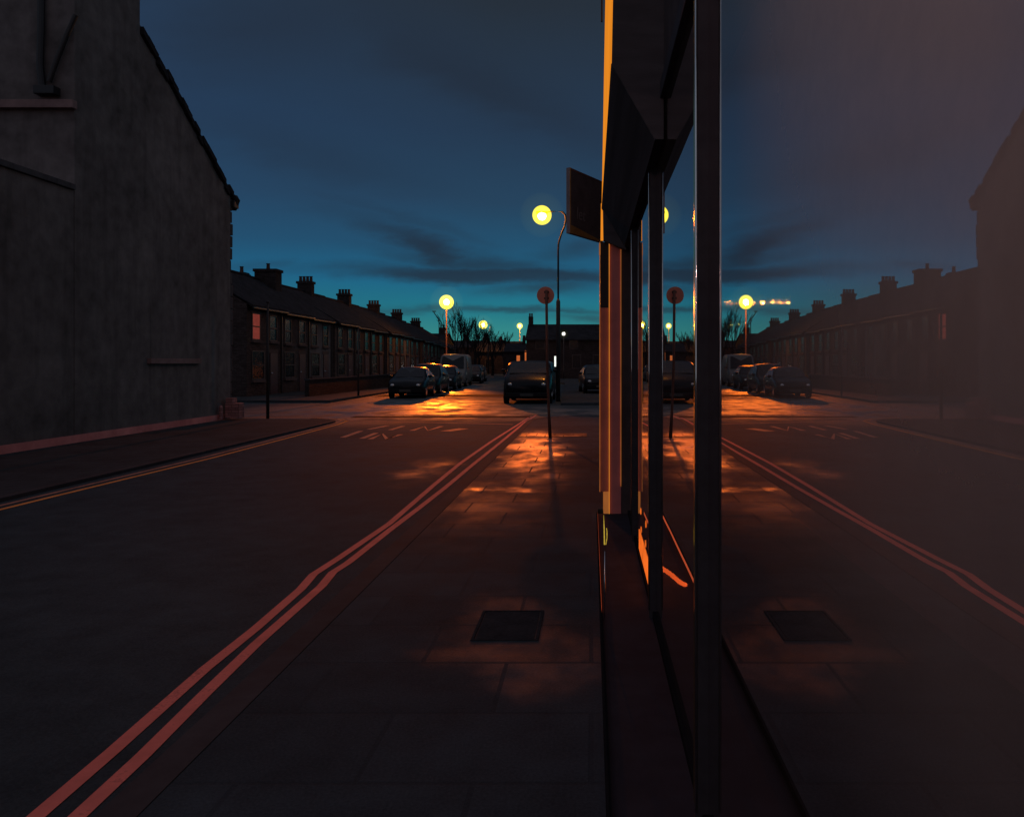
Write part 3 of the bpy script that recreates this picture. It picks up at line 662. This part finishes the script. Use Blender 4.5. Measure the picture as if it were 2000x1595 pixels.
def lamp_straight(name, label, loc, hgt, glow_r, mats, post='postred', pr=.06):
    L = thing(name, label, 'street lamp', loc, 0, 'street lamps along the road')
    b = bm_new(); tube(b, [(0, 0, -.1), (0, 0, 1.2), (0, 0, 1.25), (0, 0, hgt-glow_r*.35)], [pr*1.6, pr*1.6, pr, pr*.8], 12); obj('post', b, M[post], L, True)
    g = obj('lamp_glow', (lambda b: (sphere(b, (0, 0, hgt), glow_r, 28), b)[1])(bm_new()), mats[0], L, True)
    obj('bulb', (lambda b: (sphere(b, (0, 0, hgt), glow_r*.38, 16), b)[1])(bm_new()), mats[1], g, True)
    obj('lamp_halo', (lambda b: (sphere(b, (0, 0, hgt), glow_r*2.3, 24), b)[1])(bm_new()), M['faint_halo'], L, True)
    return L
lamp_goose('street_lamp', 'nearest lit street lamp with swan neck post, highest in the sky', (-1.43, 34, 0), 7.93, .42, -1, (M['glow1'], M['bulb_na']))
lamp_straight('street_lamp', 'lit yellow street lamp on a brown post above the parked van', (-11.85, 64.5, 0), 6.5, .60, (M['glow2'], M['bulb_na2']))
lamp_goose('street_lamp', 'lit yellow street lamp among the bare tree tops', (-14.4, 110, 0), 6.8, .62, -1, (M['glow3'], M['bulb_na']))
lamp_straight('street_lamp', 'small lit yellow lamp on a pale shining post left of the dark end house', (-10.9, 120, 0), 7.1, .46, (M['glow3'], M['bulb_na']), 'pale_post', .10)
M['glow_w'] = glowmat('white_lamp_glow', (1, .95, .85, 1), 3.0)
lamp_straight('street_lamp', 'small white lamp on a thin post in front of the dark end house', (-2.6, 74, 0), 4.25, .20, (M['glow_w'], M['bulb_w']), 'postgrey', .035)
# unlit swan neck lamp behind the terrace
Lu = thing('street_lamp', 'unlit thin swan neck street lamp above the terrace roofs', 'street lamp', (-17.0, 88, 0), 0, 'street lamps along the road')
obj('post', (lambda b: (tube(b, [(0, 0, 0), (0, 0, 6.0), (-.1, 0, 6.5), (-.45, 0, 6.95), (-.6, 0, 7.2)], .05, 8), b)[1])(bm_new()), M['blackmetal'], Lu, True)
obj('lantern_hood', (lambda b: (box(b, -.75, -.35, -.1, .1, 7.2, 7.3, .02), b)[1])(bm_new()), M['blackmetal'], Lu)
# the lamp behind the viewer that lights the near street
lb = lamp_goose('street_lamp', 'lit street lamp on the near pavement behind the viewpoint', (-5.0, -7.5, 0), 6.6, .3, -1, (M['glow1'], M['bulb_back']))

# the lamps' downward beams onto the road
def beam(parent, loc, target, power, col, ang, rad):
    L = bpy.data.lights.new('lamp_beam', 'SPOT'); L.energy = power; L.color = col; L.spot_size = math.radians(ang); L.spot_blend = 1.0; L.shadow_soft_size = rad
    o = bpy.data.objects.new('lamp_beam', L); COL.objects.link(o); o.location = loc
    o.rotation_euler = (Vector(target)-Vector(loc)).to_track_quat('-Z', 'Y').to_euler()
    return o
beam(None, (-11.85, 64.12, 6.36), (-8.2, 37.0, 0), 25000, (1, .17, .008), 27, .10)
beam(None, (-2.13, 33.72, 7.76), (-1.0, 16.0, 0), 3600, (1, .15, .012), 31, .08)
# round sign
rs = thing('round_road_sign', 'round reddish road sign seen on a tall thin post at the kerb corner', 'road sign', (-.93, 16.65, 0))
obj('post', (lambda b: (tube(b, [(.06, 0, 0), (.035, 0, .5), (.0, 0, 1.6), (-.02, 0, 3.12)], [.038, .03, .03, .028], 12), b)[1])(bm_new()), M['postred'], rs, True)
b = bm_new(); bmesh.ops.create_cone(b, cap_ends=True, segments=40, radius1=.185, radius2=.185, depth=.006, matrix=Matrix.Translation((-.04, .04, 3.01)) @ Matrix.Rotation(math.pi/2, 4, 'X'))
dsk = obj('sign_disc', b, M['signback'], rs)
for q in (2.93, 3.06): obj('clamp', (lambda b: (box(b, -.07, .03, .028, .036, q, q+.04, .002), b)[1])(bm_new()), M['postgrey'], rs)

# slim posts on the left
for (px, py, top, Yb, lb_) in ((523, 812, 590, 23.5, 'thin dark post near the corner of the gabled building'), (700, 775, 640, 37.5, 'thin dark post before the middle of the terrace')):
    x = (px-1155)*Yb/F
    tp = thing('thin_post', lb_, 'post', (x, Yb, 0))
    obj('post', (lambda b: (tube(b, [(0, 0, -.1), (0, 0, H+(707-top)*Yb/F)], [.05, .035], 8), b)[1])(bm_new()), M['postgrey'], tp, True)
    obj('cap', (lambda b: (sphere(b, (0, 0, H+(707-top)*Yb/F), .05, 8), b)[1])(bm_new()), M['postgrey'], tp, True)
# garden wall in front of the terrace
gw = thing('garden_wall', 'low dark wall running in front of the terrace houses', 'wall')
obj('wall', (lambda b: (box(b, -13.3, -13.1, 36.6, 88, 0, .75), b)[1])(bm_new()), M['brickC'], gw)
obj('coping', (lambda b: (box(b, -13.34, -13.06, 36.6, 88, .752, .82, .01), b)[1])(bm_new()), M['pave_far'], gw)

# ---------------------------------------------------------------- vehicles
def make_car(name, label, paint, loc, rz, L=4.1, Wd=1.74, Hh=1.45, van=False, lights_on=False):
    T = thing(name, label, 'van' if van else 'car', loc, rz, 'vehicles parked along the street')
    hl = L/2
    # front at -y.  stations: (y, z_bottom, z_belt, z_roof, halfwidth_belt, halfwidth_roof)
    if van:
        prof = [(-hl, .32, .75, .80, .86, .80), (-hl+.15, .22, .95, 1.0, .95, .86), (-hl+.75, .2, 1.15, 1.22, 1.0, .90), (-hl+1.35, .2, 1.25, Hh-.12, 1.0, .88), (-hl+1.7, .2, 1.25, Hh, 1.0, .88), (hl-.15, .2, 1.25, Hh, 1.0, .88), (hl, .3, 1.2, Hh-.1, .97, .85)]
    else:
        prof = [(-hl, .35, .58, .62, .80, .74), (-hl+.12, .22, .70, .76, .93, .85), (-hl+.55, .2, .80, .88, 1.0, .90), (-hl+1.05, .2, .88, .96, 1.0, .88), (-hl+1.65, .2, .92, Hh-.10, 1.0, .74), (-hl+2.05, .2, .94, Hh, 1.0, .72), (hl-1.0, .2, .96, Hh-.02, 1.0, .72), (hl-.45, .2, .97, Hh-.14, .99, .70), (hl-.1, .24, .96, 1.02, .95, .80), (hl, .36, .7, .74, .88, .80)]
    b = bm_new(); rings = []
    for (y, z0, zb, zr, wb, wr) in prof:
        w = Wd/2
        half = [(0, z0), (w*wb*.86, z0), (w*wb*.97, z0+.1), (w*wb, (z0+zb)/2), (w*wb*.96, zb), (w*wr, zb+(zr-zb)*.85 if zr > zb+.1 else zr), (w*wr*.8, zr+.0), (0, zr+.03)]
        ring = [b.verts.new((x, y, z)) for x, z in half]+[b.verts.new((-x, y, z)) for x, z in half[-2:0:-1]]
        rings.append(ring)
    for r0, r1 in zip(rings, rings[1:]):
        for k in range(len(r0)): b.faces.new([r0[k], r0[(k+1) % len(r0)], r1[(k+1) % len(r0)], r1[k]])
    b.faces.new(rings[0]); b.faces.new(rings[-1][::-1])
    body = obj('body', b, M[paint], T, True)
    w = Wd/2
    def quad(pts): 
        bb = bm_new(); bb.faces.new([bb.verts.new(p) for p in pts]); return bb
    if van:
        obj('windscreen', quad([(-w*.80, -hl+.72, 1.25), (w*.80, -hl+.72, 1.25), (w*.74, -hl+1.32, Hh-.16), (-w*.74, -hl+1.32, Hh-.16)]), M['darkglass'], T)
        obj('rear_door_window', quad([(-w*.75, hl+.012, 1.3), (w*.75, hl+.012, 1.3), (w*.7, hl-.02, Hh-.2), (-w*.7, hl-.02, Hh-.2)]), M['darkglass'], T)
        for s_ in (-1, 1):
            obj('side_window', quad([(s_*(w*.975+.004), -hl+1.1, 1.27), (s_*(w*.975+.004), -hl+1.95, 1.27), (s_*(w*.90+.006), -hl+1.95, Hh-.3), (s_*(w*.90+.006), -hl+1.5, Hh-.3)]), M['darkglass'], T)
    else:
        obj('windscreen', quad([(-w*.80, -hl+1.03, .99), (w*.80, -hl+1.03, .99), (w*.68, -hl+1.62, Hh-.10), (-w*.68, -hl+1.62, Hh-.10)]), M['darkglass'], T)
        obj('rear_window', quad([(-w*.74, hl-.09, 1.06), (w*.74, hl-.09, 1.06), (w*.64, hl-.43, Hh-.13), (-w*.64, hl-.43, Hh-.13)]), M['darkglass'], T)
        for s_ in (-1, 1):
            obj('side_window', quad([(s_*(w*.955+.006), -hl+1.2, 1.0), (s_*(w*.955+.006), hl-.7, 1.02), (s_*(w*.76+.012), hl-.95, Hh-.17), (s_*(w*.76+.012), -hl+1.8, Hh-.17)]), M['darkglass'], T)
    for s_ in (-1, 1):
        zl = .68 if not van else .85
        hb = bm_new(); sphere(hb, (s_*w*.68, -hl+.07, zl-.06), .11, 12, .7); hd = obj('headlight', hb, M['headlit'] if lights_on else M['lampglass'], T, True)
        hb = bm_new(); box(hb, s_*w*.70-.12, s_*w*.70+.12, hl-.06, hl+.012, zl-.02, zl+.14, .02); obj('tail_light', hb, M['taillight'], T)
        mb = bm_new(); sphere(mb, (s_*(w+.08), -hl+1.35, 1.02 if not van else 1.35), .10, 10, .75); obj('wing_mirror', mb, M[paint], T, True)
        for yy in (-hl+.78, hl-.78):
            wb_ = bm_new(); tube(wb_, [(s_*(w-.20), yy, .31), (s_*(w-.01), yy, .31)], .31, 20); wh = obj('wheel', wb_, M['tyre'], T)
            wb_ = bm_new(); tube(wb_, [(s_*(w-.02), yy, .31), (s_*(w+.004), yy, .31)], .19, 16); obj('rim', wb_, M['chrome'], wh)
    bb = bm_new(); box(bb, -w*.85, w*.85, -hl-.03, -hl+.08, .28, .46, .03); obj('front_bumper', bb, M[paint], T)
    bb = bm_new(); box(bb, -w*.85, w*.85, hl-.08, hl+.03, .28, .46, .03); obj('rear_bumper', bb, M[paint], T)
    bb = bm_new(); box(bb, -.26, .26, hl+.031, hl+.038, .5, .61); obj('number_plate', bb, M['plate'], T)
    bb = bm_new(); box(bb, -.26, .26, -hl-.038, -hl-.031, .32, .43); obj('number_plate', bb, M['plate'], T)
    return T
Z = -.1
make_car('parked_car', 'black hatchback nearest on the left side, first of the parked row', 'carblack', (-8.75, 38.6, Z), .05, 4.0)
make_car('parked_car', 'dark taller car parked just behind the nearest left hatchback', 'carblack', (-9.0, 43.6, Z), .03, 4.3, 1.78, 1.6)
make_car('parked_car', 'dark grey car parked in front of the cream van', 'cargrey', (-9.2, 49.6, Z), .04, 4.1, 1.74, 1.48)
make_car('parked_van', 'pale box van with warm light along its roof edge', 'carvan', (-9.75, 56.5, Z), .06, 5.2, 2.0, 2.25, True)
make_car('parked_car', 'dark car parked beyond the pale van', 'carblack', (-9.6, 63.4, Z), .08, 4.1)
make_car('parked_car', 'farthest small dark car in the left row before the road bends', 'cargrey', (-10.2, 70, Z), .1, 4.1)
make_car('oncoming_car', 'distant car with white headlights switched on behind the pale van', 'cargrey', (-13.6, 83, .55), .15, 4.1, 1.74, 1.45, False, True)
make_car('parked_van', 'large dark people carrier parked on the right behind the round sign', 'carblack', (-2.62, 34.2, Z), .0, 4.6, 2.0, 1.74, True)
make_car('parked_car', 'dark car parked right of the people carrier near the shop', 'carblack', (.3, 42, Z+.1), .1, 4.1)
make_car('parked_car', 'dark car seen between the people carrier and the end house', 'cargrey', (-4.9, 58, Z), .1, 4.1)

# ---------------------------------------------------------------- far buildings
def block(name, label, x0, x1, y0, y1, ze, zr, mt, windows=(), chims=(), axis='x'):
    h = thing(name, label, 'house')
    b = bm_new(); ym = (y0+y1)/2
    prism(b, [(y0, -.3), (y0, ze), (ym, zr-.1), (y1, ze), (y1, -.3)], 'x', x0, x1); obj('wall', b, M[mt], h)
    b = bm_new(); prism(b, [(y0-.25, ze-.1), (ym, zr+.05), (ym, zr-.08), (y0-.25, ze-.22)], 'x', x0-.1, x1+.1); prism(b, [(ym, zr+.05), (y1+.25, ze-.1), (y1+.25, ze-.22), (ym, zr-.08)], 'x', x0-.1, x1+.1); obj('roof', b, M['slate'], h)
    for (wx0, wx1, wz0, wz1, mm) in windows:
        fr = obj('window', (lambda b: (box(b, wx0-.06, wx1+.06, y0-.03, y0, wz0-.06, wz1+.06), b)[1])(bm_new()), M['framewood'], h)
        obj('pane', (lambda b: (box(b, wx0, wx1, y0-.04, y0-.031, wz0, wz1), b)[1])(bm_new()), M[mm], fr)
    for (cx, cz, w) in chims:
        b = bm_new(); box(b, cx-w/2, cx+w/2, ym-.4, ym+.4, zr-.8, cz); c = obj('chimney', b, M['brickC'], h)
        for k in (-1, 1): obj('chimney_pot', (lambda b: (tube(b, [(cx+k*w*.25, ym, cz), (cx+k*w*.25, ym, cz+.35)], .09, 8), b)[1])(bm_new()), M['pot'], c)
    return h
block('end_house', 'long dark house closing the street with slim chimney at its left end', -6.6, 1.6, 80, 87, 4.0, 5.55, 'brickC',
      [(-3.75, -3.25, 1.15, 2.2, 'glint'), (-1.9, -1.1, 1.0, 2.3, 'darkglass'), (.2, 1.0, 1.0, 2.3, 'darkglass'), (-5.6, -4.8, 3.0, 3.9, 'darkglass'), (-2.2, -1.4, 3.0, 3.9, 'darkglass')], [(-6.4, 6.4, .45), (1.3, 6.1, .8)])
block('low_building', 'low dark building between the bare trees and the end house', -16.5, -10.0, 112, 120, 3.2, 4.6, 'brickC', [(-15, -14, 1, 2, 'darkglass')], [(-15.6, 5.3, .7), (-13.3, 5.0, .5)])
block('gable_cottage', 'small cottage with two wall slits glowing in painted orange light left of the end house', -10.6, -7.3, 96, 102, 3.0, 3.9, 'brickC', [(-9.1, -8.7, .6, 2.4, 'orangewall'), (-8.1, -7.5, .6, 3.0, 'orangewall')], [(-8.45, 4.6, .35)])
block('row_house', 'dark house beyond the lower end of the terrace', -24.5, -18.2, 97, 104, 4.2, 5.2, 'brickC', [(-22, -21, 1, 2.2, 'darkglass')], [(-19, 6.0, .7)])
block('distant_house', 'distant dark house behind the end house on the right', 2.5, 14, 92, 100, 4.2, 6.0, 'brickC', [(5, 6, 1, 2.2, 'darkglass')], [(3.2, 6.6, .7)])
block('distant_house', 'distant dark roof filling the gap behind the low building', -30, -17, 122, 130, 4.0, 5.0, 'brickC', [(-22, -21, 1, 2.2, 'darkglass')], [(-20, 6.0, .7)])
# far hedge line that closes the horizon
bm = bm_new(); random.seed(11)
for i in range(260):
    x = -95+i*.75; y = 150+random.uniform(-3, 3); r = random.uniform(1.0, 2.0)
    bmesh.ops.create_icosphere(bm, subdivisions=2, radius=r, matrix=Matrix.Translation((x, y, random.uniform(.8, 1.8))))
for v in bm.verts: v.co += Vector((random.uniform(-.25, .25), random.uniform(-.25, .25), random.uniform(-.25, .25)))
o = obj('far_hedge', bm, M['hedge']); o['kind'] = 'stuff'; o['label'] = 'dark far hedge line closing the horizon behind the houses'; o['category'] = 'hedge'

# bare trees
def bare_tree(label, loc, hgt, seed, spread=.5):
    rnd = random.Random(seed)
    T = thing('bare_tree', label, 'tree', loc, 0, 'bare winter trees beyond the terrace')
    tb = bm_new(); cb = bm_new()
    tube(tb, [(0, 0, -.1), (.05, 0, hgt*.2), (0, .05, hgt*.42)], [.2, .15, .11], 8)
    def br(p, d, L, r, lvl):
        q = p+d*L*.5+Vector((rnd.uniform(-.06, .06), rnd.uniform(-.06, .06), 0))*L; e = p+d*L
        tube(cb, [p, q, e], [r, r*.8, r*.55], 4 if lvl > 1 else 5, False)
        if lvl >= 4: return
        for k in range(3 if lvl < 3 else 3):
            nd = (d+Vector((rnd.uniform(-1, 1), rnd.uniform(-1, 1), rnd.uniform(-.1, .8)))*spread).normalized()
            br(q if k == 0 else e, nd, L*rnd.uniform(.55, .8), max(r*.55, .016), lvl+1)
    for k in range(5):
        a = k*1.256+rnd.uniform(-.3, .3)
        br(Vector((0, 0, hgt*(.25+.04*k))), Vector((math.cos(a)*spread, math.sin(a)*spread, 1)).normalized(), hgt*.28, .07, 0)
    obj('trunk', tb, M['bark'], T); obj('crown', cb, M['bark'], T)
tl = ['bare tree nearest the brown post, slender with upright twigs', 'bare tree with tallest spiky top right of the brown post', 'bushy bare tree in the middle of the tree group', 'wide bare tree just left of the lamp in the tree tops', 'low bare tree right of the lamp in the tree tops', 'small bare tree left of the dark end house']
for i, (px, top, Yb) in enumerate(((893, 612, 92), (912, 622, 96), (928, 636, 94), (935, 640, 99), (962, 648, 101), (985, 655, 106))):
    bare_tree(tl[i], ((px-1155)*Yb/F, Yb, 0), (H+(707-top)*Yb/F)*1.0, 40+i, .42)
pp = thing('thin_pole', 'tall thin dark pole standing beside the bare trees', 'pole', ((889-1155)*86/F, 86, 0))
obj('post', (lambda b: (tube(b, [(0, 0, -.1), (0, 0, H+(707-617)*86/F)], [.09, .05], 8), b)[1])(bm_new()), M['blackmetal'], pp)
obj('cap', (lambda b: (sphere(b, (0, 0, H+(707-617)*86/F), .07, 8), b)[1])(bm_new()), M['blackmetal'], pp)

# ---------------------------------------------------------------- camera, render
cam = bpy.data.cameras.new('Camera'); co = bpy.data.objects.new('Camera', cam); COL.objects.link(co)
co.location = (0, 0, H); co.rotation_euler = (math.radians(90), 0, 0)
cam.sensor_width = 36; cam.lens = F/2000*36; cam.shift_x = -.0775; cam.shift_y = -.04525
cam.clip_end = 3000; cam.clip_start = .05
S.camera = co
S.view_settings.view_transform = 'Standard'; S.view_settings.look = 'None'; S.view_settings.exposure = 0; S.view_settings.gamma = 1
c = S.cycles
c.use_denoising = True
c.max_bounces = 8; c.diffuse_bounces = 2; c.glossy_bounces = 4; c.transparent_max_bounces = 12
c.sample_clamp_indirect = 3.0; c.caustics_reflective = False; c.caustics_refractive = False
